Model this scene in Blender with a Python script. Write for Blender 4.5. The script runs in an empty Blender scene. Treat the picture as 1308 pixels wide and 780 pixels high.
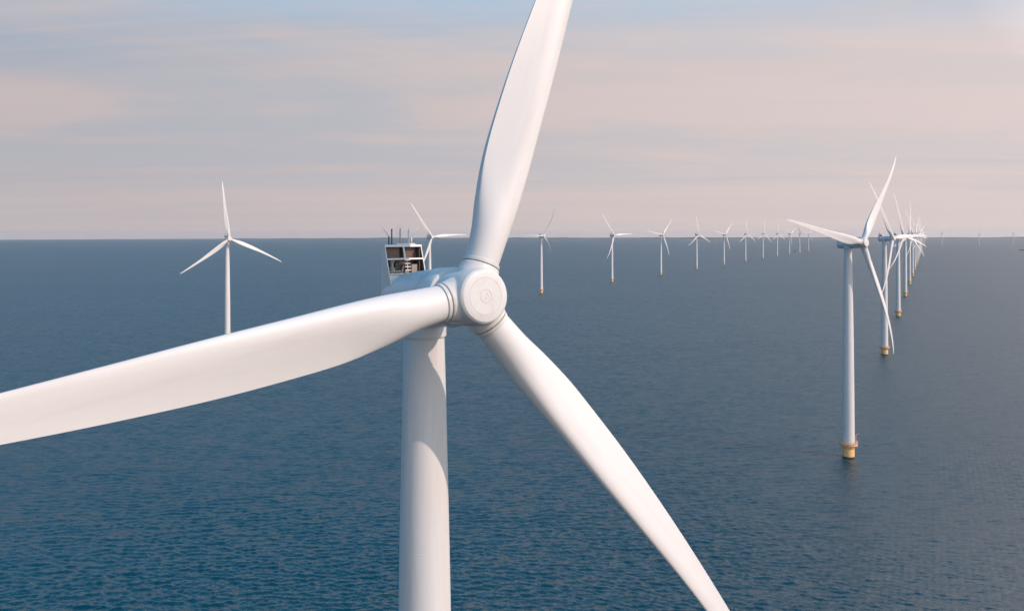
import bpy, bmesh, math, random
from mathutils import Matrix, Vector
R = math.radians
random.seed(7)
sc = bpy.context.scene
COL = sc.collection

# ------------------------------------------------------------------ camera
CAM_H = 98.5
FPX = 1000.0                                  # focal length in pixels of the 1308 px wide photograph
cd = bpy.data.cameras.new('camera')
cam = bpy.data.objects.new('camera', cd); COL.objects.link(cam)
cd.sensor_width = 36.0; cd.sensor_fit = 'HORIZONTAL'
cd.lens = 36.0 * FPX / 1308.0
cd.shift_y = -(390.0 - 298.0) / 1308.0        # level camera, frame shifted down (verticals stay vertical)
cd.clip_start = 0.5; cd.clip_end = 200000.0
cam.location = (0, 0, CAM_H)
cam.rotation_euler = (R(90), R(0.13), 0)
sc.camera = cam

# ------------------------------------------------------------------ light
SUN_AZ = 64.0        # degrees to the right of 'straight behind the camera'
SUN_EL = 37.0
sdir = Vector((math.sin(R(SUN_AZ)) * math.cos(R(SUN_EL)), -math.cos(R(SUN_AZ)) * math.cos(R(SUN_EL)), math.sin(R(SUN_EL))))
sl = bpy.data.lights.new('sun', 'SUN'); sl.energy = 4.1; sl.angle = R(0.53); sl.color = (1.0, 0.71, 0.575)
sun = bpy.data.objects.new('sun', sl); COL.objects.link(sun)
sun.rotation_euler = sdir.to_track_quat('Z', 'Y').to_euler()
sun.location = (60, -30, 200)

world = bpy.data.worlds.new('World'); sc.world = world; world.use_nodes = True
wn = world.node_tree.nodes; wl = world.node_tree.links
wn.clear()
def N(t, tree=None, **kw):
    n = (tree or wn).new(t)
    for k, v in kw.items(): setattr(n, k, v)
    return n
def mathn(op, a, b=None, tree=None, links=None, clamp=False):
    tree = tree or wn; links = links or wl
    n = tree.new('ShaderNodeMath'); n.operation = op; n.use_clamp = clamp
    for i, v in enumerate((a, b)):
        if v is None: continue
        if isinstance(v, (int, float)): n.inputs[i].default_value = v
        else: links.new(v, n.inputs[i])
    return n.outputs[0]
def ramp(fac, stops, tree=None, links=None, interp='LINEAR'):
    tree = tree or wn; links = links or wl
    n = tree.new('ShaderNodeValToRGB'); n.color_ramp.interpolation = interp
    els = n.color_ramp.elements
    while len(els) < len(stops): els.new(0.5)
    for e, (p, c) in zip(els, stops):
        e.position = p; e.color = c if len(c) == 4 else (*c, 1)
    links.new(fac, n.inputs[0]); return n.outputs[0]
def mixc(fac, a, b, tree=None, links=None, blend='MIX'):
    tree = tree or wn; links = links or wl
    n = tree.new('ShaderNodeMix'); n.data_type = 'RGBA'; n.blend_type = blend
    for i, v in ((0, fac), (6, a), (7, b)):
        if isinstance(v, (int, float)): n.inputs[i].default_value = v
        elif isinstance(v, tuple): n.inputs[i].default_value = v if len(v) == 4 else (*v, 1)
        else: links.new(v, n.inputs[i])
    return n.outputs[2]

sky = N('ShaderNodeTexSky', sky_type='NISHITA', sun_disc=False)
sky.sun_elevation = R(SUN_EL); sky.sun_rotation = R(180 - SUN_AZ)
sky.air_density = 1.0; sky.dust_density = 0.6; sky.ozone_density = 2.2; sky.altitude = 100
tc = N('ShaderNodeTexCoord')
sep = N('ShaderNodeSeparateXYZ'); wl.new(tc.outputs['Generated'], sep.inputs[0])
elev = mathn('MAXIMUM', sep.outputs[2], 0.0)
# thin stratus sheet: project the view direction onto a high flat layer
den = mathn('ADD', elev, 0.055)
cx = mathn('DIVIDE', sep.outputs[0], den); cy = mathn('DIVIDE', sep.outputs[1], den)
comb = N('ShaderNodeCombineXYZ'); wl.new(cx, comb.inputs[0]); wl.new(cy, comb.inputs[1])
def cloudnoise(rot, scale, nscale, detail, rough, dist, off):
    mp = N('ShaderNodeMapping'); mp.inputs['Rotation'].default_value = (0, 0, R(rot)); mp.inputs['Scale'].default_value = scale
    mp.inputs['Location'].default_value = off
    wl.new(comb.outputs[0], mp.inputs[0])
    n = N('ShaderNodeTexNoise'); n.inputs['Scale'].default_value = nscale; n.inputs['Detail'].default_value = detail
    n.inputs['Roughness'].default_value = rough; n.inputs['Distortion'].default_value = dist
    wl.new(mp.outputs[0], n.inputs['Vector']); return n.outputs[0]
c1 = cloudnoise(-24, (0.22, 0.62, 1), 0.62, 7, 0.55, 0.9, (3.1, 1.7, 0))
c2 = cloudnoise(-12, (0.10, 0.9, 1), 0.75, 8, 0.6, 0.6, (0.4, 7.2, 0))
c3 = cloudnoise(20, (0.5, 0.5, 1), 2.6, 6, 0.65, 0.3, (1.4, 2.2, 0))
csum = mathn('ADD', mathn('ADD', mathn('MULTIPLY', c1, 0.56), mathn('MULTIPLY', c2, 0.28)), mathn('MULTIPLY', c3, 0.16))
cl = ramp(csum, [(0.425, (0, 0, 0)), (0.575, (1, 1, 1))], interp='EASE')
# thick pinkish haze close to the horizon; above it the veil is thin and blue away from the sun, milky on the sun's side
sx, sy = sdir.x / math.hypot(sdir.x, sdir.y), sdir.y / math.hypot(sdir.x, sdir.y)
side = mathn('ADD', mathn('MULTIPLY', sep.outputs[0], sx), mathn('MULTIPLY', sep.outputs[1], sy))      # -1 .. 1, horizontal, towards the sun
side01 = mathn('MULTIPLY', mathn('ADD', side, 1.0), 0.5)
g = lambda v: (v, v, v)
lowveil = ramp(elev, [(0.0, g(1)), (0.20, g(1.0)), (0.25, g(.96)), (0.30, g(.84)), (0.37, g(.05)), (1.0, g(0))])
highveil = ramp(elev, [(0.0, g(1)), (0.45, g(1)), (0.68, g(.42)), (0.85, g(.05)), (1.0, g(0))])
sideveil = mathn('MULTIPLY', ramp(side01, [(0.24, g(0)), (0.40, g(.40)), (0.56, g(.85)), (1.0, g(.95))]), highveil)
amp = ramp(elev, [(0.0, g(0)), (0.18, g(.02)), (0.25, g(.08)), (0.35, g(.40)), (1.0, g(.2))])
veil = mathn('ADD', mathn('MAXIMUM', lowveil, sideveil), mathn('MULTIPLY', mathn('SUBTRACT', cl, 0.55), amp), clamp=True)
dotn = N('ShaderNodeVectorMath', operation='DOT_PRODUCT'); wl.new(tc.outputs['Generated'], dotn.inputs[0]); dotn.inputs[1].default_value = sdir
sunside = mathn('MULTIPLY', mathn('ADD', dotn.outputs['Value'], 1.0), 0.5)
veilcol = ramp(sunside, [(0.0, (4.3, 4.2, 4.4)), (0.19, (5.1, 4.55, 4.6)), (0.36, (5.9, 5.15, 5.05)), (0.60, (6.8, 5.9, 5.7)), (0.73, (14.5, 12.0, 11.0)), (1.0, (23.0, 19.5, 18))])
# thin and shaded streaks of the sheet let the cooler sky through: a cooler, slightly darker tint
camp = ramp(elev, [(0.0, g(.10)), (0.03, g(.30)), (0.10, g(.85)), (0.22, g(1)), (1.0, g(1))])
tintc = mixc(mathn('MULTIPLY', mathn('MULTIPLY', mathn('SUBTRACT', 1.0, cl), camp), ramp(side01, [(.2, g(1)), (.5, g(.55)), (1, g(.4))])), (1.09, 1.07, 1.07), (0.85, 0.97, 1.07))
c4 = cloudnoise(24, (0.13, 0.85, 1), 0.8, 9, 0.60, 1.0, (5.3, 0.6, 0))
wisp = mathn('MULTIPLY', ramp(c4, [(.50, g(0)), (.66, g(1))], interp='EASE'), camp)
wispc = mixc(wisp, (1, 1, 1), (0.87, 0.92, 0.975))
veilcol2 = mixc(1.0, mixc(1.0, veilcol, tintc, blend='MULTIPLY'), wispc, blend='MULTIPLY')
skyc = mixc(1.0, sky.outputs[0], (0.02, 2.45, 2.85), blend='MULTIPLY')
bg = N('ShaderNodeBackground'); bg.inputs['Strength'].default_value = 0.1
wl.new(mixc(veil, skyc, veilcol2), bg.inputs['Color'])
wo = N('ShaderNodeOutputWorld'); wl.new(bg.outputs[0], wo.inputs['Surface'])

sc.view_settings.view_transform = 'Standard'; sc.view_settings.look = 'None'
sc.view_settings.exposure = 0.0; sc.view_settings.gamma = 1.0; sc.view_settings.use_curve_mapping = False
sc.render.engine = 'CYCLES'
sc.cycles.max_bounces = 8; sc.cycles.volume_bounces = 0

# ------------------------------------------------------------------ materials
def principled(name):
    m = bpy.data.materials.new(name); m.use_nodes = True
    t = m.node_tree; return m, t.nodes, t.links, t.nodes['Principled BSDF']
def noise(nt, nl, coord, scale, detail=4, rough=.55, dist=0.0, mscale=(1, 1, 1)):
    mp = nt.new('ShaderNodeMapping'); mp.inputs['Scale'].default_value = mscale; nl.new(coord, mp.inputs[0])
    n = nt.new('ShaderNodeTexNoise'); n.inputs['Scale'].default_value = scale; n.inputs['Detail'].default_value = detail
    n.inputs['Roughness'].default_value = rough; n.inputs['Distortion'].default_value = dist
    nl.new(mp.outputs[0], n.inputs['Vector']); return n
def paint(name, col, dirt=(0.5, 0.45, 0.38), rough=.38, amount=.35, streak=(1, 1, 1), scale=.6, spec=.3):
    m, nt, nl, b = principled(name)
    co = nt.new('ShaderNodeTexCoord').outputs['Object']
    a = noise(nt, nl, co, scale, 7, .62, .4, streak)
    f = noise(nt, nl, co, scale * 9, 4, .6)
    fac = mathn('MULTIPLY', ramp(a.outputs[0], [(.48, (0, 0, 0)), (.8, (1, 1, 1))], nt, nl), amount, nt, nl)
    c = mixc(fac, col, dirt, nt, nl)
    c = mixc(mathn('MULTIPLY', f.outputs[0], .06, nt, nl), c, (0.3, 0.3, 0.3), nt, nl)
    nl.new(c, b.inputs['Base Color'])
    nl.new(mathn('ADD', mathn('MULTIPLY', a.outputs[0], .22, nt, nl), rough - .11, nt, nl), b.inputs['Roughness'])
    b.inputs['Specular IOR Level'].default_value = spec
    return m
M = {}
M['blade'] = paint('blade_gelcoat', (0.543, 0.562, 0.563), (0.364, 0.334, 0.299), .43, .40, (.12, 1, 1), .5)
M['tower'] = paint('tower_paint', (0.534, 0.557, 0.563), (0.347, 0.316, 0.277), .45, .50, (1, 1, .06), .7)
M['nacelle'] = paint('nacelle_paint', (0.524, 0.552, 0.559), (0.312, 0.286, 0.251), .36, .30, (1, 1, 1), .8)
M['hub'] = paint('hub_paint', (0.534, 0.552, 0.549), (0.347, 0.312, 0.269), .40, .42, (1, 1, 1), .9)
M['seam'] = paint('seam_and_shadow_gap', (.03, .03, .032), (.06, .055, .05), .7, .4)
M['groove'] = paint('groove_line', (.50, .485, .46), (.40, .38, .35), .6, .4)
M['collar'] = paint('root_ring_paint', (0.498, 0.524, 0.52), (0.312, 0.295, 0.26), .4, .35)
M['frame'] = paint('frame_paint', (0.534, 0.552, 0.549), (0.312, 0.277, 0.234), .4, .3)
M['radiator'] = paint('radiator_fins', (.18, .125, .10), (.08, .055, .045), .55, .5, (1, 1, 6), 2.0)
M['dark'] = paint('dark_steel_and_shade', (.042, .034, .031), (.08, .06, .05), .5, .5)
M['grey'] = paint('grey_equipment', (.26, .235, .22), (.12, .10, .09), .5, .4)
M['mast'] = paint('galvanised_steel', (.42, .40, .39), (.25, .22, .2), .4, .3)
M['yellow'] = paint('foundation_yellow', (.70, .46, .19), (.40, .24, .10), .5, .45, (1, 1, .35), .8)
M['orange'] = paint('railing_orange', (.60, .33, .18), (.36, .19, .10), .5, .4)
M['tide'] = paint('tide_band', (.05, .035, .02), (.10, .07, .03), .8, .6)
M['hullred'] = paint('hull_rust_red', (.13, .055, .045), (.07, .04, .03), .6, .5)
M['hulldark'] = paint('hull_dark', (.05, .06, .07), (.09, .07, .06), .6, .5)
M['cabin'] = paint('cabin_white', (.68, .67, .65), (.4, .35, .3), .5, .3)
M['glass'] = paint('cabin_glass', (.03, .04, .05), (.05, .05, .05), .08, .2)
M['ochre'] = paint('ochre_fitting', (.75, .36, .04), (.5, .25, .05), .5, .3)

# sea
m, nt, nl, b = principled('sea_water')
geo = nt.new('ShaderNodeNewGeometry'); pos = geo.outputs['Position']
def slope(scale, ms, rotz, detail, rough, dist=0.0):
    mp = nt.new('ShaderNodeMapping'); mp.inputs['Scale'].default_value = ms; mp.inputs['Rotation'].default_value = (0, 0, R(rotz)); nl.new(pos, mp.inputs[0])
    n = nt.new('ShaderNodeTexNoise'); n.inputs['Scale'].default_value = scale; n.inputs['Detail'].default_value = detail
    n.inputs['Roughness'].default_value = rough; n.inputs['Distortion'].default_value = dist
    nl.new(mp.outputs[0], n.inputs['Vector'])
    v = nt.new('ShaderNodeVectorMath'); v.operation = 'SUBTRACT'; nl.new(n.outputs['Color'], v.inputs[0]); v.inputs[1].default_value = (.5, .5, .5)
    return v.outputs[0]
def vscale(v, s):
    n = nt.new('ShaderNodeVectorMath'); n.operation = 'MULTIPLY'; nl.new(v, n.inputs[0])
    if isinstance(s, tuple): n.inputs[1].default_value = s
    else:
        c = nt.new('ShaderNodeCombineXYZ'); [nl.new(s, c.inputs[i]) for i in range(3)]; nl.new(c.outputs[0], n.inputs[1])
    return n.outputs[0]
def vadd(a, c):
    n = nt.new('ShaderNodeVectorMath'); n.operation = 'ADD'; nl.new(a, n.inputs[0]); nl.new(c, n.inputs[1]); return n.outputs[0]
s1 = vscale(slope(.62, (.42, 1.0, 1), 6, 5, .62, .25), (.5, 1.15, 0))       # short wind waves
s2 = vscale(slope(.17, (.45, 1.0, 1), -8, 3, .5, .2), (.18, .42, 0))        # longer waves
s3 = vscale(slope(3.1, (.6, 1.0, 1), 12, 3, .6), (.4, .9, 0))            # ripples
gust = noise(nt, nl, pos, .0042, 5, .6, .6, (.35, 1, 1)).outputs[0]
gf = ramp(gust, [(.30, (.62, .62, .62)), (.70, (1.25, 1.25, 1.25))], nt, nl)
tot = vscale(vadd(vadd(s1, s2), s3), gf)
nrm = nt.new('ShaderNodeVectorMath'); nrm.operation = 'NORMALIZE'
nl.new(vadd(geo.outputs['Normal'], tot), nrm.inputs[0])
nl.new(nrm.outputs[0], b.inputs['Normal'])
tint = noise(nt, nl, pos, .0016, 4, .55, .5, (.4, 1, 1)).outputs[0]
nl.new(mixc(ramp(tint, [(.35, (0, 0, 0)), (.65, (1, 1, 1))], nt, nl), (.0002, .027, .042), (.0004, .030, .045), nt, nl), b.inputs['Base Color'])
ch = nt.new('ShaderNodeAttribute'); ch.attribute_name = 'chop'; nl.new(ch.outputs['Fac'], b.inputs['Roughness']); b.inputs['IOR'].default_value = 1.55
M['sea'] = m
m, nt, nl, b = principled('hazy_wooded_shore')
co = nt.new('ShaderNodeTexCoord').outputs['Object']
a = noise(nt, nl, co, .004, 6, .6)
nl.new(mixc(a.outputs[0], (.012, .045, .055), (.03, .07, .075), nt, nl), b.inputs['Base Color']); b.inputs['Roughness'].default_value = .9  # woods shifted blue-green: distance haze is put into the base colour
M['shore'] = m
m, nt, nl, b = principled('bow_foam')
b.inputs['Base Color'].default_value = (.62, .64, .65, 1); b.inputs['Roughness'].default_value = .8
M['foam'] = m

# ------------------------------------------------------------------ mesh helpers
def link(name, me, mat, parent=None):
    o = bpy.data.objects.new(name, me); COL.objects.link(o)
    if mat and not me.materials: me.materials.append(M[mat])
    if parent: o.parent = parent
    return o
def mesh_from(bm, name, smooth=False, angle=None):
    bmesh.ops.recalc_face_normals(bm, faces=bm.faces[:])
    me = bpy.data.meshes.new(name); bm.to_mesh(me); bm.free()
    if smooth or angle:
        for p in me.polygons: p.use_smooth = True
        if angle: me.set_sharp_from_angle(angle=R(angle))
    return me
def lathe(bm, prof, seg=64, mat4=None, cap=True):
    """revolve (radius, z) about z"""
    mat4 = mat4 or Matrix(); rings = []
    for r, z in prof:
        if r < 1e-5: rings.append([bm.verts.new(mat4 @ Vector((0, 0, z)))])
        else: rings.append([bm.verts.new(mat4 @ Vector((r * math.cos(2 * math.pi * i / seg), r * math.sin(2 * math.pi * i / seg), z))) for i in range(seg)])
    for a, c in zip(rings, rings[1:]):
        for i in range(seg):
            j = (i + 1) % seg
            if len(a) == 1 and len(c) == 1: continue
            if len(a) == 1: bm.faces.new((a[0], c[i], c[j]))
            elif len(c) == 1: bm.faces.new((a[i], a[j], c[0]))
            else: bm.faces.new((a[i], a[j], c[j], c[i]))
    if cap:
        for rg in (rings[0], rings[-1]):
            if len(rg) > 2: bm.faces.new(rg)
def box(bm, x0, x1, y0, y1, z0, z1, bev=0.0, mat4=None):
    r = bmesh.ops.create_cube(bm, size=1)
    T = Matrix.Translation(((x0 + x1) / 2, (y0 + y1) / 2, (z0 + z1) / 2)) @ Matrix.Diagonal((x1 - x0, y1 - y0, z1 - z0, 1))
    bmesh.ops.transform(bm, matrix=(mat4 or Matrix()) @ T, verts=r['verts'])
    if bev:
        es = {e for v in r['verts'] for e in v.link_edges}
        bmesh.ops.bevel(bm, geom=list(es), offset=bev, segments=2, affect='EDGES', profile=.6)
def tube(bm, pts, rad, seg=8, closed=False, taper=None):
    pts = [Vector(p) for p in pts]; n = len(pts); rings = []
    for i, p in enumerate(pts):
        d = (pts[(i + 1) % n] - pts[i - 1]) if closed else (pts[min(i + 1, n - 1)] - pts[max(i - 1, 0)])
        d.normalize(); ref = Vector((0, 0, 1)) if abs(d.z) < .9 else Vector((1, 0, 0))
        a = d.cross(ref).normalized(); c = d.cross(a)
        rr = rad if taper is None else rad + (taper - rad) * i / (n - 1)
        rings.append([bm.verts.new(p + (a * math.cos(2 * math.pi * k / seg) + c * math.sin(2 * math.pi * k / seg)) * rr) for k in range(seg)])
    rng = range(n) if closed else range(n - 1)
    for i in rng:
        a, c = rings[i], rings[(i + 1) % n]
        for k in range(seg):
            bm.faces.new((a[k], a[(k + 1) % seg], c[(k + 1) % seg], c[k]))
    if not closed: bm.faces.new(rings[0]); bm.faces.new(rings[-1])
def circle(r, z, n=32, c=(0, 0)): return [(c[0] + r * math.cos(2 * math.pi * i / n), c[1] + r * math.sin(2 * math.pi * i / n), z) for i in range(n)]
def lerp(x, xs, ys):
    if x <= xs[0]: return ys[0]
    for a, c, p, q in zip(xs, xs[1:], ys, ys[1:]):
        if x <= c: return p + (q - p) * (x - a) / (c - a)
    return ys[-1]
def smooth_interp(x, xs, ys):
    """monotone-ish cubic (Catmull-Rom on uneven knots)"""
    n = len(xs)
    if x <= xs[0]: return ys[0]
    if x >= xs[-1]: return ys[-1]
    i = max(k for k in range(n - 1) if xs[k] <= x)
    def sl(k):
        if k == 0: return (ys[1] - ys[0]) / (xs[1] - xs[0])
        if k == n - 1: return (ys[-1] - ys[-2]) / (xs[-1] - xs[-2])
        return (ys[k + 1] - ys[k - 1]) / (xs[k + 1] - xs[k - 1])
    h = xs[i + 1] - xs[i]; t = (x - xs[i]) / h; m0, m1 = sl(i) * h, sl(i + 1) * h
    return (2*t**3-3*t**2+1)*ys[i] + (t**3-2*t**2+t)*m0 + (-2*t**3+3*t**2)*ys[i+1] + (t**3-t**2)*m1

EARTH = 6.371e6
def sag(x, y): return -(x * x + y * y) / (2 * EARTH)

# ------------------------------------------------------------------ setting: sea and far shore
# one polar sheet that follows the earth's curve; its mesh is fine enough ahead of the viewer to carry real wind waves
import numpy as np
def make_sea():
    rng = np.random.default_rng(11)
    front = np.arange(-46.0, 46.0001, 0.078)
    side_ = np.concatenate([np.linspace(46.6, 60, 24), np.linspace(62, 298, 80), np.linspace(300, 313.4, 24)])
    az = np.radians(np.concatenate([front, side_]))
    rad = [25.0]
    while rad[-1] < 175: rad.append(rad[-1] * 1.045)
    while rad[-1] < 1500: rad.append(rad[-1] + max(0.36, rad[-1] ** 2 / CAM_H * 0.00085))
    while rad[-1] < 42000: rad.append(rad[-1] * 1.022)
    rad = np.array(rad); dr = np.gradient(rad)
    A, Rr = np.meshgrid(az, rad); DRr = np.repeat(dr[:, None], len(az), 1)
    dA = np.abs(np.gradient(az)); dA = np.minimum(dA, .1); TA = Rr * dA[None, :]
    X, Y = Rr * np.sin(A), Rr * np.cos(A)
    H = np.zeros_like(X)
    # gust patches: slow modulation of the wave height
    G = np.zeros_like(X)
    for k in range(9):
        lam = 60 * 1.55 ** rng.uniform(0, 5); th = rng.uniform(0, 2 * np.pi)
        G += np.sin(2 * np.pi * (X * .45 * np.cos(th) + Y * np.sin(th)) / lam + rng.uniform(0, 6.28))
    G = np.clip(1.0 + .13 * G, .65, 1.45)
    act = Rr < 1700
    Xa, Ya, Da, Ta = X[act], Y[act], DRr[act], TA[act]; Ha = np.zeros_like(Xa); RES = np.zeros_like(Xa); TOT = 0.0
    NW = 64
    for k in range(NW):
        lam = .8 * (7.0 / .8) ** ((k + rng.uniform(0, 1)) / NW)
        th = np.radians(90 + 7 + rng.normal(0, 17 if lam > 2.2 else 26))            # travel direction, nearly along the view
        slope = .056 * np.exp(-(np.log(lam / 1.95) / .85) ** 2)
        kx, ky = np.cos(th), np.sin(th); w = 2 * np.pi / lam
        fade = np.clip((lam / np.maximum(np.abs(ky) * Da, 1e-3) - 1.8) / 1.2, 0, 1) * np.clip((lam / np.maximum(np.abs(kx) * Ta, 1e-3) - 1.8) / 1.2, 0, 1)
        p = w * (kx * Xa + ky * Ya) + rng.uniform(0, 6.28)
        RES += (fade * slope) ** 2 / 2; TOT += slope ** 2 / 2
        Ha += fade * slope / w * (np.sin(p) + .18 * np.cos(2 * p))
    H[act] = Ha * G[act]
    VAR = np.full_like(X, TOT); VAR[act] = TOT - RES; VAR = VAR + .0016            # slope variance the mesh is too coarse to carry
    ROUGH = np.sqrt(np.sqrt(2 * VAR)) * .74
    Z = -(Rr ** 2) / (2 * EARTH) + H
    nr, na = X.shape
    co = np.empty((nr * na + 1, 3), np.float32); co[:-1, 0] = X.ravel(); co[:-1, 1] = Y.ravel(); co[:-1, 2] = Z.ravel(); co[-1] = (0, 0, 0)
    i = np.arange(nr - 1)[:, None] * na; j = np.arange(na)[None, :]; j2 = (j + 1) % na
    quads = np.stack([i + j, i + j2, i + na + j2, i + na + j], -1).reshape(-1, 4)[:, ::-1]
    jj = np.arange(na); tris = np.stack([np.full(na, nr * na), (jj + 1) % na, jj], -1)
    loops = np.concatenate([quads.ravel(), tris.ravel()]).astype(np.int32)
    starts = np.concatenate([np.arange(len(quads)) * 4, len(quads) * 4 + np.arange(len(tris)) * 3]).astype(np.int32)
    me = bpy.data.meshes.new('sea'); me.vertices.add(len(co)); me.vertices.foreach_set('co', co.ravel())
    me.loops.add(len(loops)); me.loops.foreach_set('vertex_index', loops)
    me.polygons.add(len(starts)); me.polygons.foreach_set('loop_start', starts)
    me.update(calc_edges=True); me.validate()
    me.polygons.foreach_set('use_smooth', np.ones(len(me.polygons), bool))
    at = me.attributes.new('chop', 'FLOAT', 'POINT'); at.data.foreach_set('value', np.append(ROUGH.ravel(), .45).astype(np.float32))
    print('sea verts', len(co), 'rough', ROUGH.min(), ROUGH.max())
    if me.polygons[0].normal.z < 0: me.flip_normals()
    return me
sea = link('sea', make_sea(), 'sea'); sea['kind'] = 'structure'

bm = bmesh.new(); rows = []
nsh = 420
for i in range(nsh + 1):
    az = R(-22 + 80 * i / nsh); d = 18500 + 1500 * math.sin(i * .021 + 1) + 500 * math.sin(i * .09)
    if i < 60: d += (60 - i) * 55
    h = 22 + 5 * math.sin(i * .11) + 4 * math.sin(i * .37 + 2) + random.uniform(-1.5, 3.5)
    h *= min(1.0, .35 + i / 70.0)
    row = []
    for off, hh in ((-40, -6), (0, h * .55), (60, h), (500, h * .9), (900, -6)):
        x, y = (d + off) * math.sin(az), (d + off) * math.cos(az)
        row.append(bm.verts.new((x, y, sag(x, y) + hh)))
    rows.append(row)
for a, c in zip(rows, rows[1:]):
    for k in range(4): bm.faces.new((a[k], a[k + 1], c[k + 1], c[k]))
sh = link('far_shore', mesh_from(bm, 'far_shore'), 'shore'); sh['kind'] = 'structure'

# ------------------------------------------------------------------ wind turbine parts (shared meshes)
HUB_Z, OVER, TILT = 94.05, 6.74, R(5.2)
CT, ST = math.cos(TILT), math.sin(TILT)
HUBC = Vector((0, -OVER, HUB_Z))
NV = Vector((0, -CT, ST)); VV = Vector((0, ST, CT)); UV = Vector((1, 0, 0))
AX = Matrix((( -1, 0, 0), (0, ST, -CT), (0, CT, ST))).to_4x4()      # local z -> rotor axis (upwind)
ROTOR = Matrix.Translation(HUBC) @ AX

# blade: fitted leading / trailing edge offsets, twist
KR = [2, 4.5, 7, 10, 13, 18, 24, 30, 36, 44, 49, 51.4, 52.3]
LE = [1.22, 1.25, 1.30, 1.22, 1.07, .84, .49, .18, .06, .04, .03, -.03, -.22]
TE = [1.22, 1.42, 1.90, 2.36, 2.56, 2.64, 2.44, 2.08, 1.70, 1.22, .86, .60, .32]
TW = [15.4, 15.4, 15.3, 14.8, 13.4, 10.5, 6.9, 3.4, 1.5, .3, -.5, -.5, -.5]
TR = [1.0, .93, .66, .46, .375, .30, .25, .22, .20, .18, .17, .17, .17]     # thickness / chord
FB = [.02, .30, .82, .80, .56, .30, .12, .04, .03, .02, .02, .015, .01]       # blunt trailing edge thickness
def blade_offset(r): return .066 * r - 2.6 * (r / 53.0) ** 3 - 1.3 * (r / 53.0) ** 6
def make_blade():
    bm = bmesh.new(); rings = []; HALF = 22
    rs = [2.62, 3.0, 3.5] + [3.5 + .7 * i for i in range(1, 30)] + [24.5 + 1.3 * i for i in range(20)] + [50.0, 50.7, 51.2, 51.6, 51.9, 52.15, 52.3]
    for r in rs:
        le, te, tw = smooth_interp(r, KR, LE), smooth_interp(r, KR, TE), R(smooth_interp(r, KR, TW))
        tr, fb = smooth_interp(r, KR, TR), smooth_interp(r, KR, FB)
        c = le + te; w = max(0.0, min(1.0, (r - 3.2) / 7.0)); w = w * w * (3 - 2 * w)
        pts = []
        for side in (1, -1):                               # +1 upwind (pressure), -1 downwind (suction)
            for k in range(HALF + 1):
                th = math.pi * k / HALF
                x = (1 - math.cos(th)) / 2
                if side == -1: x = (1 + math.cos(th)) / 2
                yt = 5 * (.2969 * math.sqrt(x) - .126 * x - .3516 * x * x + .2843 * x ** 3 - .1036 * x ** 4) * tr
                ytc = .5 * math.sqrt(max(0, 4 * x * (1 - x))) * tr
                cam_ = .030 * w * math.sin(math.pi * x ** .8) + .03 * w * x * x * (1 - x) * 4
                y = side * ((1 - w) * ytc + w * yt + x * x * fb / 2 / c) - cam_
                pts.append((le - x * c, y * c))
        ring = []
        off = blade_offset(r)
        for (q, y) in pts:
            ty = q * math.cos(tw) - y * math.sin(tw); ax = q * math.sin(tw) + y * math.cos(tw) + off
            ring.append(bm.verts.new((r, ty, -ax)))
        rings.append(ring)
    n = len(rings[0])
    for a, c in zip(rings, rings[1:]):
        for i in range(n):
            bm.faces.new((a[i], a[(i + 1) % n], c[(i + 1) % n], c[i]))
    bm.faces.new(rings[0]); bm.faces.new(rings[-1])
    bmesh.ops.remove_doubles(bm, verts=bm.verts[:], dist=.002)
    return mesh_from(bm, 'blade', True, 38)
RX = Matrix(((0, 0, 1), (0, 1, 0), (-1, 0, 0))).to_4x4()             # lathe axis z -> blade x
ROOT = RX.copy(); ROOT.translation = Vector((0, 0, -blade_offset(2.5)))
def make_collar():
    bm = bmesh.new()
    lathe(bm, [(1.20, 2.34), (1.325, 2.34), (1.345, 2.37), (1.34, 2.58), (1.32, 2.61), (1.20, 2.63)], 72, ROOT)
    return mesh_from(bm, 'root_collar', True, 30)
def make_seam():
    bm = bmesh.new(); lathe(bm, [(1.0, 2.2), (1.325, 2.2), (1.325, 2.36), (1.0, 2.36)], 72, ROOT)
    return mesh_from(bm, 'seam', True, 30)
def blade_matrix(phi, pitch=0.0):
    e = UV * math.sin(phi) + VV * math.cos(phi); t = UV * math.cos(phi) - VV * math.sin(phi)
    m3 = Matrix((e, t, -NV)).transposed().to_4x4(); m3.translation = HUBC
    return m3 @ Matrix.Rotation(pitch, 4, 'X')

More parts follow.
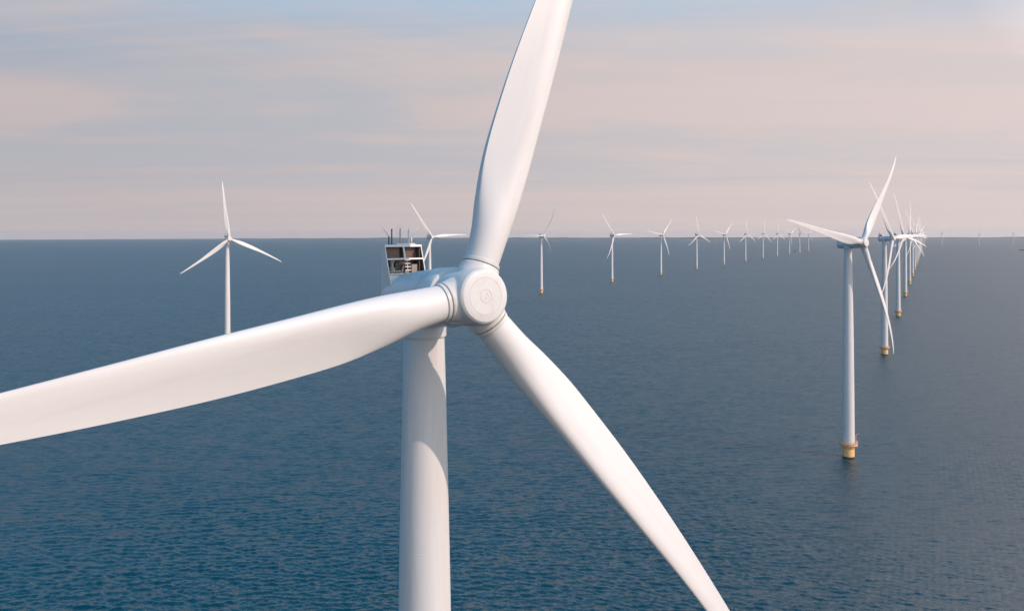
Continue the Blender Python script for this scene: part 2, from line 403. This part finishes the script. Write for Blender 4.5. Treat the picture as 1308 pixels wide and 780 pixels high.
def make_hub(fine):
    """cast-iron style hub cover: body with three blade sockets, remeshed into one blended skin (phase 0)"""
    bm = bmesh.new()
    lathe(bm, [(0, -2.05), (1.72, -2.05), (1.95, -1.9), (2.0, -1.2), (2.03, 0), (2.03, .9), (1.98, 1.45), (1.86, 1.72), (1.62, 1.84), (0, 1.86)], 64)
    for k in range(3):
        a = 2 * math.pi * k / 3
        # rotor frame: x = u (mirrored by AX), y = v, z = axis
        e = Vector((-math.sin(a), math.cos(a), 0)); z = Vector((0, 0, 1)); t = z.cross(e)
        mm = Matrix((t, z, e)).transposed().to_4x4()
        if mm.determinant() < 0: mm = Matrix((-t, z, e)).transposed().to_4x4()
        mm.translation = Vector((0, 0, blade_offset(2.5)))
        lathe(bm, [(0, .2), (1.62, .2), (1.56, 1.5), (1.42, 2.02), (1.385, 2.30), (0, 2.30)], 64, mm)
    bmesh.ops.recalc_face_normals(bm, faces=bm.faces[:])
    me = bpy.data.meshes.new('hub_raw'); bm.to_mesh(me); bm.free()
    o = bpy.data.objects.new('tmp', me); COL.objects.link(o)
    md = o.modifiers.new('r', 'REMESH'); md.mode = 'VOXEL'; md.voxel_size = .055 if fine else .12
    ms = o.modifiers.new('s', 'SMOOTH'); ms.factor = .5; ms.iterations = 14 if fine else 4
    dg = bpy.context.evaluated_depsgraph_get()
    me2 = bpy.data.meshes.new_from_object(o.evaluated_get(dg)); me2.name = 'hub'
    bpy.data.objects.remove(o)
    for p in me2.polygons: p.use_smooth = True
    return me2
def make_nose():
    bm = bmesh.new()
    g = .012
    lathe(bm, [(1.955, 1.05), (1.965, 1.35), (1.95, 1.62), (1.885, 1.83), (1.76, 1.955), (1.60, 2.005), (1.30, 2.035),
               (1.30, 2.035 - g), (1.275, 2.035 - g), (1.275, 2.037), (.46, 2.055), (.46, 2.055 - g), (.435, 2.055 - g), (.435, 2.056), (0, 2.06)], 96, cap=False)
    return mesh_from(bm, 'nose_cap', True, 25)
def make_nose_hatch():
    bm = bmesh.new()
    for r, a0, a1 in ((.44, 40, 330), (.19, 60, 300)):
        tube(bm, [(r * math.cos(R(a)), r * math.sin(R(a)), 2.058) for a in range(a0, a1 + 1, 10)], .014, 6)
    tube(bm, [(-.03, -.25, 2.06), (-.03, .25, 2.06)], .012, 6)
    return mesh_from(bm, 'nose_hatch')
def make_nose_groove():
    bm = bmesh.new()
    tube(bm, circle(1.288, 2.030, 96), .012, 6, closed=True)
    return mesh_from(bm, 'nose_groove')

NAC_T = R(4.2)
NACAX = Matrix.Translation(Vector((0, -OVER, HUB_Z))) @ Matrix(((-1, 0, 0), (0, math.sin(NAC_T), -math.cos(NAC_T)), (0, math.cos(NAC_T), math.sin(NAC_T)))).to_4x4()
def make_nacelle():
    bm = bmesh.new()
    prof = [(0, -1.95), (1.75, -1.95), (1.95, -2.0), (2.12, -2.16), (2.18, -2.4), (2.18, -4.2), (2.16, -4.25), (2.09, -4.27), (2.09, -4.34), (2.14, -4.37),
            (2.12, -5.6), (2.06, -7.4), (1.98, -8.8), (1.9, -9.9), (1.78, -10.7), (1.55, -11.25), (1.2, -11.6), (.6, -11.78), (0, -11.8)]
    lathe(bm, prof, 72, NACAX)
    return mesh_from(bm, 'nacelle', True, 32)
def make_yaw():
    bm = bmesh.new()
    lathe(bm, [(1.5, 90.6), (1.72, 90.6), (1.72, 91.35), (1.95, 91.7), (1.95, 92.6), (1.5, 92.6)], 64)
    return mesh_from(bm, 'yaw_ring', True, 30)
def make_shadow_gap():  # near-black disc stands in for the shadow between hub and nacelle
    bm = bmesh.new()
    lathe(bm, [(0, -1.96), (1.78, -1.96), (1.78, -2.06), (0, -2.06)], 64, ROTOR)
    return mesh_from(bm, 'hub_shadow_gap', True, 30)
TOWER_TOP = 90.9
def tower_r(z):
    return smooth_interp(z, [6.3, 40, 69, 84, TOWER_TOP], [2.58, 2.36, 2.02, 1.73, 1.56])
def make_tower(seg=72):
    bm = bmesh.new(); prof = []
    zs = [6.3 + (TOWER_TOP - 6.3) * i / 40 for i in range(41)]
    for z in zs: prof.append((tower_r(z), z))
    for zf in (29.0, 57.0, 74.5):                           # flange seams
        r = tower_r(zf); prof += [(r, zf - .035), (r - .012, zf - .03), (r - .012, zf + .03), (r, zf + .035)]
    prof.sort(key=lambda p: p[1])
    lathe(bm, prof, seg)
    return mesh_from(bm, 'tower', True, 30)
def make_foundation():
    bm = bmesh.new()
    lathe(bm, [(2.5, -6), (2.5, 4.9), (2.66, 5.0), (2.66, 5.35), (2.5, 5.4), (2.3, 5.4)], 56)
    return mesh_from(bm, 'foundation', True, 30)
def make_tide():
    bm = bmesh.new(); lathe(bm, [(2.4, -1), (2.513, -1), (2.513, .62), (2.4, .62)], 56)
    return mesh_from(bm, 'tide_mark', True, 30)
def make_platform():
    bm = bmesh.new(); lathe(bm, [(2.62, 5.42), (3.8, 5.42), (3.85, 5.47), (3.85, 5.72), (3.8, 5.77), (2.6, 5.77)], 56)
    for k in range(10):
        a = 2 * math.pi * k / 10; c, s = math.cos(a), math.sin(a)
        tube(bm, [(2.55 * c, 2.55 * s, 3.9), (3.7 * c, 3.7 * s, 5.42)], .10, 6)
    return mesh_from(bm, 'platform', True, 30)
def make_railing():
    bm = bmesh.new()
    for z in (6.35, 6.9, 7.35): tube(bm, circle(3.78, z, 40), .055, 6, closed=True)
    for k in range(20):
        a = 2 * math.pi * k / 20; tube(bm, [(3.78 * math.cos(a), 3.78 * math.sin(a), 5.7), (3.78 * math.cos(a), 3.78 * math.sin(a), 7.37)], .055, 6)
    return mesh_from(bm, 'railing', True)
def make_toe():
    bm = bmesh.new(); lathe(bm, [(3.70, 5.77), (3.83, 5.77), (3.83, 6.25), (3.70, 6.25)], 56)
    return mesh_from(bm, 'kick_board', True, 30)
def make_davit():
    bm = bmesh.new()
    tube(bm, [(0, 0, 5.77), (0, 0, 9.6)], .17, 10); tube(bm, [(0, 0, 9.5), (.5, -.2, 10.1), (1.5, -.6, 10.4)], .12, 8)
    box(bm, -.28, .28, -.28, .28, 5.77, 7.1, .03)
    return mesh_from(bm, 'davit_crane', True, 30)
def make_ladder():
    bm = bmesh.new()
    for dx in (-.32, .32): tube(bm, [(dx, 2.95, -1.5), (dx, 2.95, 5.6)], .09, 6)
    for k in range(14): tube(bm, [(-.32, 2.95, -.8 + k * .45), (.32, 2.95, -.8 + k * .45)], .03, 5)
    for dx in (-.75, .75): tube(bm, [(dx, 3.3, -1.8), (dx, 3.3, 4.2), (dx, 2.5, 4.6)], .16, 8)
    return mesh_from(bm, 'boat_ladder', True, 30)
def make_door():
    bm = bmesh.new(); r = tower_r(7)
    box(bm, -.5, .5, r - .12, r + .035, 5.9, 8.1, .04); return mesh_from(bm, 'door', True, 30)

# cooler housing on the rear of the nacelle (local: x = across, y = rearwards from tower axis)
CW, CZ0, CZ1 = 1.66, HUB_Z - .25, HUB_Z + 3.55
def yf(z):                                              # raked front edge
    return 2.15 + (3.50 - 2.15) * (z - CZ0) / (CZ1 - CZ0)
def slab(bm, x0, x1, z0, z1, y0f, y1f):
    v = [bm.verts.new((x, y, z)) for x in (x0, x1) for (y, z) in ((y0f(z0), z0), (y1f(z0), z0), (y1f(z1), z1), (y0f(z1), z1))]
    for f in ((0, 1, 2, 3), (7, 6, 5, 4), (0, 4, 5, 1), (1, 5, 6, 2), (2, 6, 7, 3), (3, 7, 4, 0)): bm.faces.new([v[i] for i in f])
REAR = 4.12
def make_housing():
    bm = bmesh.new(); rear = lambda z: REAR
    slab(bm, -CW, -CW + .07, CZ0, CZ1 - .17, yf, rear); slab(bm, CW - .07, CW, CZ0, CZ1 - .17, yf, rear)
    slab(bm, -CW, CW, CZ1 - .17, CZ1, lambda z: yf(z) - .04, lambda z: REAR + .03)
    return mesh_from(bm, 'cooler_housing')
def make_shade_lining():  # back wall and inner sides coloured dark to stand in for recess shade
    bm = bmesh.new()
    slab(bm, -CW + .07, CW - .07, CZ0, CZ1 - .17, lambda z: REAR - .06, lambda z: REAR)
    for s_ in (-1, 1): slab(bm, s_ * (CW - .085) - .012, s_ * (CW - .085) + .012, CZ0 + .02, CZ1 - .19, lambda z: yf(z) + .09, lambda z: REAR - .063)
    return mesh_from(bm, 'inner_shade_lining')
def bar(bm, x0, x1, z0, z1, d0, d1): slab(bm, x0, x1, z0, z1, lambda z: yf(z) + d0, lambda z: yf(z) + d1)

MESH = dict(blade=make_blade(), collar=make_collar(), seam=make_seam(), hub=make_hub(True), hubc=make_hub(False), nose=make_nose(), hatch=make_nose_hatch(), groove=make_nose_groove(),
            nacelle=make_nacelle(), yaw=make_yaw(), shadow_gap=make_shadow_gap(), tower=make_tower(), foundation=make_foundation(), tide=make_tide(),
            platform=make_platform(), railing=make_railing(), toe=make_toe(), davit=make_davit(), ladder=make_ladder(), door=make_door(), housing=make_housing(), shade_lining=make_shade_lining())
def mk(fn, name, **kw):
    bm = bmesh.new(); fn(bm); return mesh_from(bm, name, **kw)
MESH['midbar'] = mk(lambda b: bar(b, -CW + .07, CW - .07, HUB_Z + 2.36, HUB_Z + 2.48, -.01, .12), 'cross_bar')
MESH['lowbar'] = mk(lambda b: bar(b, -CW + .07, CW - .07, HUB_Z + 1.20, HUB_Z + 1.30, -.01, .12), 'cross_bar')
MESH['post'] = mk(lambda b: bar(b, -.05, .07, HUB_Z + 2.48, CZ1 - .17, 0, .10), 'centre_post')
MESH['radl'] = mk(lambda b: box(b, -1.45, -.22, REAR - .34, REAR - .08, HUB_Z + 2.42, CZ1 - .24, .02), 'radiator_panel')
MESH['radr'] = mk(lambda b: box(b, .14, 1.28, REAR - .34, REAR - .08, HUB_Z + 2.42, CZ1 - .24, .02), 'radiator_panel')
def _fins(b):
    for x0, x1 in ((-1.42, -.25), (.17, 1.25)):
        for k in range(7): box(b, x0, x1, REAR - .37, REAR - .335, HUB_Z + 2.5 + k * .13, HUB_Z + 2.53 + k * .13)
MESH['fins'] = mk(_fins, 'radiator_fins')
def _ladder(b):
    tube(b, [(.38, REAR - .75, HUB_Z + 1.3), (.38, REAR - .55, HUB_Z + 2.4)], .035, 6)
    for k in range(4): box(b, .12, .64, REAR - .80 + k * .05, REAR - .70 + k * .05, HUB_Z + 1.45 + k * .27, HUB_Z + 1.53 + k * .27)
MESH['rungs'] = mk(_ladder, 'service_ladder')
MESH['pump'] = mk(lambda b: (lathe(b, [(0, 0), (.26, 0), (.26, .35), (.15, .5), (.15, .85), (.22, .9), (.22, 1.0), (0, 1.0)], 20, Matrix.Translation((-1.05, REAR - .7, HUB_Z + 1.3))),), 'pump', smooth=True, angle=30)
MESH['cabinet'] = mk(lambda b: box(b, .72, 1.22, REAR - .75, REAR - .3, HUB_Z + 1.3, HUB_Z + 1.95, .02), 'cabinet')
MESH['cabinet2'] = mk(lambda b: (box(b, -.72, -.30, REAR - .6, REAR - .1, HUB_Z + 1.3, HUB_Z + 2.1, .02), box(b, 1.3, 1.42, REAR - .9, REAR - .1, HUB_Z + .9, CZ1 - .3, .01)), 'cabinet')
MESH['floor'] = mk(lambda b: slab(b, -CW + .07, CW - .07, HUB_Z + 1.14, HUB_Z + 1.2, lambda z: yf(z) + .13, lambda z: REAR - .06), 'floor_plate')
MESH['apron'] = mk(lambda b: bar(b, -CW + .07, CW - .07, CZ0, HUB_Z + 1.14, .04, .09), 'apron_panel')
MESH['valve'] = mk(lambda b: box(b, -.32, -.16, REAR - 1.65, REAR - 1.5, HUB_Z + 1.3, HUB_Z + 1.48, .02), 'valve')
MESH['pipe'] = mk(lambda b: (tube(b, [(-.1, REAR - .6, HUB_Z + 1.3), (-.05, REAR - .7, HUB_Z + 1.8), (.1, REAR - .6, HUB_Z + 2.1)], .06, 8), tube(b, [(-1.4, REAR - .9, HUB_Z + 1.42), (-.4, REAR - 1.0, HUB_Z + 1.42)], .05, 8)), 'coolant_pipe', smooth=True)
MESH['tray'] = mk(lambda b: box(b, -.55, 1.15, 3.55, 3.95, CZ1 + .01, CZ1 + .11, .02), 'mast_base')
def whip(x, h, lean, ring=False, r=.055):
    bm = bmesh.new(); y = 3.8
    tube(bm, [(x, y, CZ1), (x, y, CZ1 + h)], r, 8)
    if lean: tube(bm, [(x, y, CZ1 + h), (x + lean, y, CZ1 + h + abs(lean) * 1.2)], .018, 6, taper=.010)
    else: lathe(bm, [(.02, 0), (.06, 0), (.06, .12), (.02, .14)], 10, Matrix.Translation((x, y, CZ1 + h)))
    if ring:
        tube(bm, [(x + .36 * math.cos(a * math.pi / 12), y, CZ1 + h - .02 + .36 * math.sin(a * math.pi / 12)) for a in range(24)], .009, 5, closed=True)
    return mesh_from(bm, 'mast', True)
MESH['masts'] = [(whip(-1.12, .68, -.62), 'dark'), (whip(-.86, 1.15, 0), 'dark'), (whip(-.10, 1.22, 0, True, .07), 'mast'), (whip(.66, 1.15, 0, r=.065), 'frame'), (whip(.92, .62, .66), 'frame')]
def part(name, mesh, mat, parent, mw=None):
    o = link(name, MESH[mesh] if isinstance(mesh, str) else mesh, mat, parent)
    if mw is not None: o.matrix_local = mw
    return o

PSI = 35.06
def turbine(x, y, phi, label, detail=2, yaw=PSI, pitch=0.0, group='wind turbines of the offshore farm', base_turn=0.0):
    t = bpy.data.objects.new('wind_turbine', None); COL.objects.link(t)
    t.location = (x, y, sag(x, y)); t.rotation_euler = (0, 0, R(yaw)); t.empty_display_size = 5
    t['label'] = label; t['category'] = 'wind turbine'; t['group'] = group
    part('tower', 'tower', 'tower', t)
    f = part('foundation', 'foundation', 'yellow', t); BT = Matrix.Rotation(R(base_turn), 4, 'Z'); f.matrix_local = BT
    if detail >= 1:
        part('tide_mark', 'tide', 'tide', f); part('platform', 'platform', 'orange', f)
        part('railing', 'railing', 'orange', f); part('kick_board', 'toe', 'orange', f)
        dv = part('davit_crane', 'davit', 'orange', f); dv.location = (3.1, -.7, 0)
        part('boat_ladder', 'ladder', 'yellow', f)
        part('door', 'door', 'frame', t, BT @ Matrix.Rotation(R(40), 4, 'Z'))
    else:
        part('platform', 'platform', 'orange', f); part('kick_board', 'toe', 'orange', f)
    nac = part('nacelle', 'nacelle', 'nacelle', t)
    if detail >= 1: part('yaw_ring', 'yaw', 'nacelle', nac)
    h = part('cooler_housing', 'housing', 'frame', t)
    part('inner_shade_lining', 'shade_lining', 'dark', h)
    if detail >= 1:
        part('cross_bar', 'midbar', 'frame', h); part('cross_bar', 'lowbar', 'frame', h); part('centre_post', 'post', 'frame', h)
        part('radiator_panel', 'radl', 'radiator', h); part('radiator_panel', 'radr', 'radiator', h); part('apron_panel', 'apron', 'frame', h)
        for me, mt in MESH['masts']: part('mast', me, mt, h)
    if detail >= 2:
        o = part('radiator_fins', 'fins', 'dark', h)
        part('service_ladder', 'rungs', 'frame', h); part('pump', 'pump', 'grey', h); part('cabinet', 'cabinet', 'grey', h); part('cabinet', 'cabinet2', 'dark', h)
        part('floor_plate', 'floor', 'frame', h); part('valve', 'valve', 'ochre', h); part('coolant_pipe', 'pipe', 'mast', h); part('mast_base', 'tray', 'frame', h)
    hb = part('hub', 'hub' if detail >= 2 else 'hubc', 'hub', t, ROTOR @ Matrix.Rotation(R(phi), 4, 'Z').inverted_safe() @ Matrix() if False else ROTOR @ Matrix.Rotation(R(phi), 4, 'Z'))
    part('nose_cap', 'nose', 'hub', hb)
    if detail >= 2:
        part('nose_groove', 'groove', 'groove', hb); part('nose_hatch', 'hatch', 'groove', hb); part('hub_shadow_gap', 'shadow_gap', 'seam', t)
    for k in range(3):
        bl = part('blade', 'blade', 'blade', t, blade_matrix(R(phi) + k * 2 * math.pi / 3, R(pitch)))
        if detail >= 1:
            part('root_collar', 'collar', 'collar', bl)
            if detail >= 2: part('seam', 'seam', 'seam', bl)
    return t

# ------------------------------------------------------------------ the farm
RX1, RZ1, DX, DZ = 147.6, 344.0, 153.5, 289.0
near = turbine(-2.953 - OVER * math.sin(R(PSI)), 55.10 + OVER * math.cos(R(PSI)), 22.63,
               'huge white turbine in the foreground, its hub and three blades cut by the picture edges', 2)
near_blades = [o for o in near.children if o.name.startswith('blade')]
def root_mark(blade):
    nm = Matrix.Translation(near.location) @ Matrix.Rotation(R(PSI), 4, 'Z') @ blade.matrix_local
    c = nm.inverted() @ Vector((0, 0, CAM_H)); a0 = math.atan2(c.z, c.y) + .04; yc = -blade_offset(2.95); r = 1.2685
    for da in (-.075, .045):
        bm = bmesh.new(); q = []
        for x, w in ((2.80, -.05), (2.80, .025), (2.835, .025), (2.99, -.012), (2.99, -.035), (2.835, -.0), (2.835, -.05)):
            a_ = a0 + da + w; q.append(bm.verts.new((x, r * math.cos(a_), r * math.sin(a_) + yc)))
        bm.faces.new(q); part('stencil_mark', mesh_from(bm, 'stencil_mark'), 'groove', blade)
root_mark(near_blades[1])
right_labels = ['largest turbine of the right-hand row, tall tower on yellow base nearest the camera',
    'second turbine of the right-hand row, right behind the largest one',
    'third turbine counted from the front of the right-hand row', 'fourth turbine counted from the front of the right-hand row',
    'fifth turbine counted from the front of the right-hand row', 'sixth turbine counted from the front of the right-hand row',
    'seventh turbine counted from the front of the right-hand row', 'eighth turbine counted from the front of the right-hand row',
    'ninth turbine counted from the front of the right-hand row', 'tenth turbine counted from the front of the right-hand row',
    'eleventh turbine, third from the far end of the right-hand row', 'twelfth turbine, last but one of the right-hand row', 'farthest turbine at the end of the right-hand row']
right_phi = [41, 329, 345, 12, 338, 28, 95, 20, 52, 5, 80, 33, 110]
for i, (lb, ph) in enumerate(zip(right_labels, right_phi)):
    turbine(RX1 + DX * i, RZ1 + DZ * i, ph, lb, 1 if i < 4 else 0, base_turn=-25)
left_labels = ['lone white turbine at far left, standing behind the foreground blade',
    'white turbine partly hidden behind the foreground nacelle box', 'turbine with thin dark blades just right of the upright foreground blade',
    'turbine with one blade pointing right, second to the right of the upright blade', 'turbine with blades in a Y shape, third to the right of the upright blade',
    'turbine with one blade straight up, fourth to the right of the upright blade', 'distant Y-shaped turbine, fifth to the right of the upright blade',
    'distant turbine, sixth to the right of the upright blade', 'distant turbine, seventh to the right of the upright blade',
    'distant turbine, eighth to the right of the upright blade', 'small turbine just left of the dark boat near the horizon',
    'small turbine with thin dark blades just right of the small dark boat', 'farthest small turbine of the middle row, under the long left blade of the right-hand row']
left_phi = [355, 327, 30, 327, 42, 356, 43, 0, 9, 2, 58, 330, 41]
for k, (lb, ph) in enumerate(zip(left_labels, left_phi)):
    turbine(-259 + DX * k, 712 + DZ * k, ph, lb, 1 if k < 4 else 0, pitch=(78 if k in (2, 11) else 0), base_turn=-25)
for (px, d, ph, lb) in ((549, 5650, 0, 'faint turbine near the right edge, first right of the right-hand row'),
                        (596.6, 5750, 35, 'faint turbine near the right edge, middle one of three on the horizon'),
                        (640, 5900, 55, 'faint turbine nearest the right picture edge, just above the barge')):
    turbine(px / 1000 * d, d, ph, lb, 0)

# ------------------------------------------------------------------ boats
def hull_mesh(L, W, H, n=24, bow=.16, stern=.06):
    bm = bmesh.new(); rows = []
    for i in range(n + 1):
        s = i / n; x = -L / 2 + L * s
        w = W / 2 * min(1, (s / bow) ** .55 if s > 0 else .02) * min(1, ((1 - s) / stern) ** .4 if s < 1 else .6)
        w = max(w, .12); sh = H + 1.2 * max(0, 1 - s / bow) ** 2
        rows.append([bm.verts.new(p) for p in ((x, -w * .86, -1.2), (x, -w, .4), (x, -w, sh), (x, -w + .15 * min(1, w), sh), (x, -w + .15 * min(1, w), sh - .5),
                     (x, w - .15 * min(1, w), sh - .5), (x, w - .15 * min(1, w), sh), (x, w, sh), (x, w, .4), (x, w * .86, -1.2))])
    for a, c in zip(rows, rows[1:]):
        for k in range(10): bm.faces.new((a[k], a[(k + 1) % 10], c[(k + 1) % 10], c[k]))
    bm.faces.new(rows[0]); bm.faces.new(rows[-1])
    return mesh_from(bm, 'hull')
def boat(name, label, cat, x, y, rz, L, W, H, hull):
    t = bpy.data.objects.new(name, None); COL.objects.link(t); t.location = (x, y, sag(x, y)); t.rotation_euler = (0, 0, R(rz))
    t['label'] = label; t['category'] = cat
    link('hull', hull_mesh(L, W, H), hull, t); return t
D = 4300.0
brg = boat('cargo_barge', 'long low dark red barge cut by the right picture edge', 'barge', 648 / 1000 * D + 50, D, 4, 105, 11.4, 4.2, 'hullred')
for k in range(9):
    bm = bmesh.new(); x0 = -36 + k * 8.2; box(bm, x0, x0 + 7.9, -4.3, 4.3, 3.7, 5.3 + .25 * (k % 2), .15); link('hatch_cover', mesh_from(bm, 'hatch_cover'), 'hulldark', brg)
bm = bmesh.new(); box(bm, 40, 48, -4, 4, 3.7, 6.6, .1); box(bm, 41, 46, -2.6, 2.6, 6.6, 9.4, .1); wh = link('wheelhouse', mesh_from(bm, 'wheelhouse'), 'cabin', brg)
bm = bmesh.new(); box(bm, 40.93, 46.07, -2.67, 2.67, 7.9, 8.9); link('window_band', mesh_from(bm, 'window_band'), 'glass', wh)
bm = bmesh.new(); tube(bm, [(-46, 0, 4), (-46, 0, 10)], .12, 6); link('mast', mesh_from(bm, 'mast'), 'cabin', brg)
bm = bmesh.new()
for s in (-1, 1):
    v = [bm.verts.new(p) for p in ((-54, 0, .15), (-30, s * 9, .12), (10, s * 17, .1), (10, s * 13, .1), (-30, s * 6.2, .3), (-52, s * 1.5, .5))]
    bm.faces.new(v)
link('bow_wave', mesh_from(bm, 'bow_wave'), 'foam', brg)
D = 4150.0
wb = boat('work_boat', 'small dark boat on the water between two small distant turbines', 'boat', 361 / 1000 * D, D, 6, 19, 5.6, 2.2, 'hulldark')
bm = bmesh.new(); box(bm, -2, 4, -2, 2, 1.7, 4.3, .1); ca = link('cabin', mesh_from(bm, 'cabin'), 'hulldark', wb)
bm = bmesh.new(); box(bm, -2.07, 4.07, -2.07, 2.07, 3.2, 3.9); link('window_band', mesh_from(bm, 'window_band'), 'glass', ca)
bm = bmesh.new(); tube(bm, [(1, 0, 4.3), (1, 0, 7.5)], .08, 6); link('mast', mesh_from(bm, 'mast'), 'mast', wb)

# ------------------------------------------------------------------ haze
HAZE = 2.0e-5
if HAZE:
    bm = bmesh.new(); box(bm, -43000, 43000, -43000, 43000, sag(42000, 0) - 1.5, 152)
    me = mesh_from(bm, 'haze'); hz = bpy.data.objects.new('haze', me); COL.objects.link(hz); hz['kind'] = 'stuff'
    hm = bpy.data.materials.new('haze_air'); hm.use_nodes = True; ht = hm.node_tree
    for n in list(ht.nodes):
        if n.type == 'BSDF_PRINCIPLED': ht.nodes.remove(n)
    pv = ht.nodes.new('ShaderNodeVolumePrincipled'); pv.inputs['Color'].default_value = (.86, .86, .87, 1); pv.inputs['Density'].default_value = HAZE; pv.inputs['Anisotropy'].default_value = .2
    ht.links.new(pv.outputs[0], [n for n in ht.nodes if n.type == 'OUTPUT_MATERIAL'][0].inputs['Volume'])
    me.materials.append(hm)
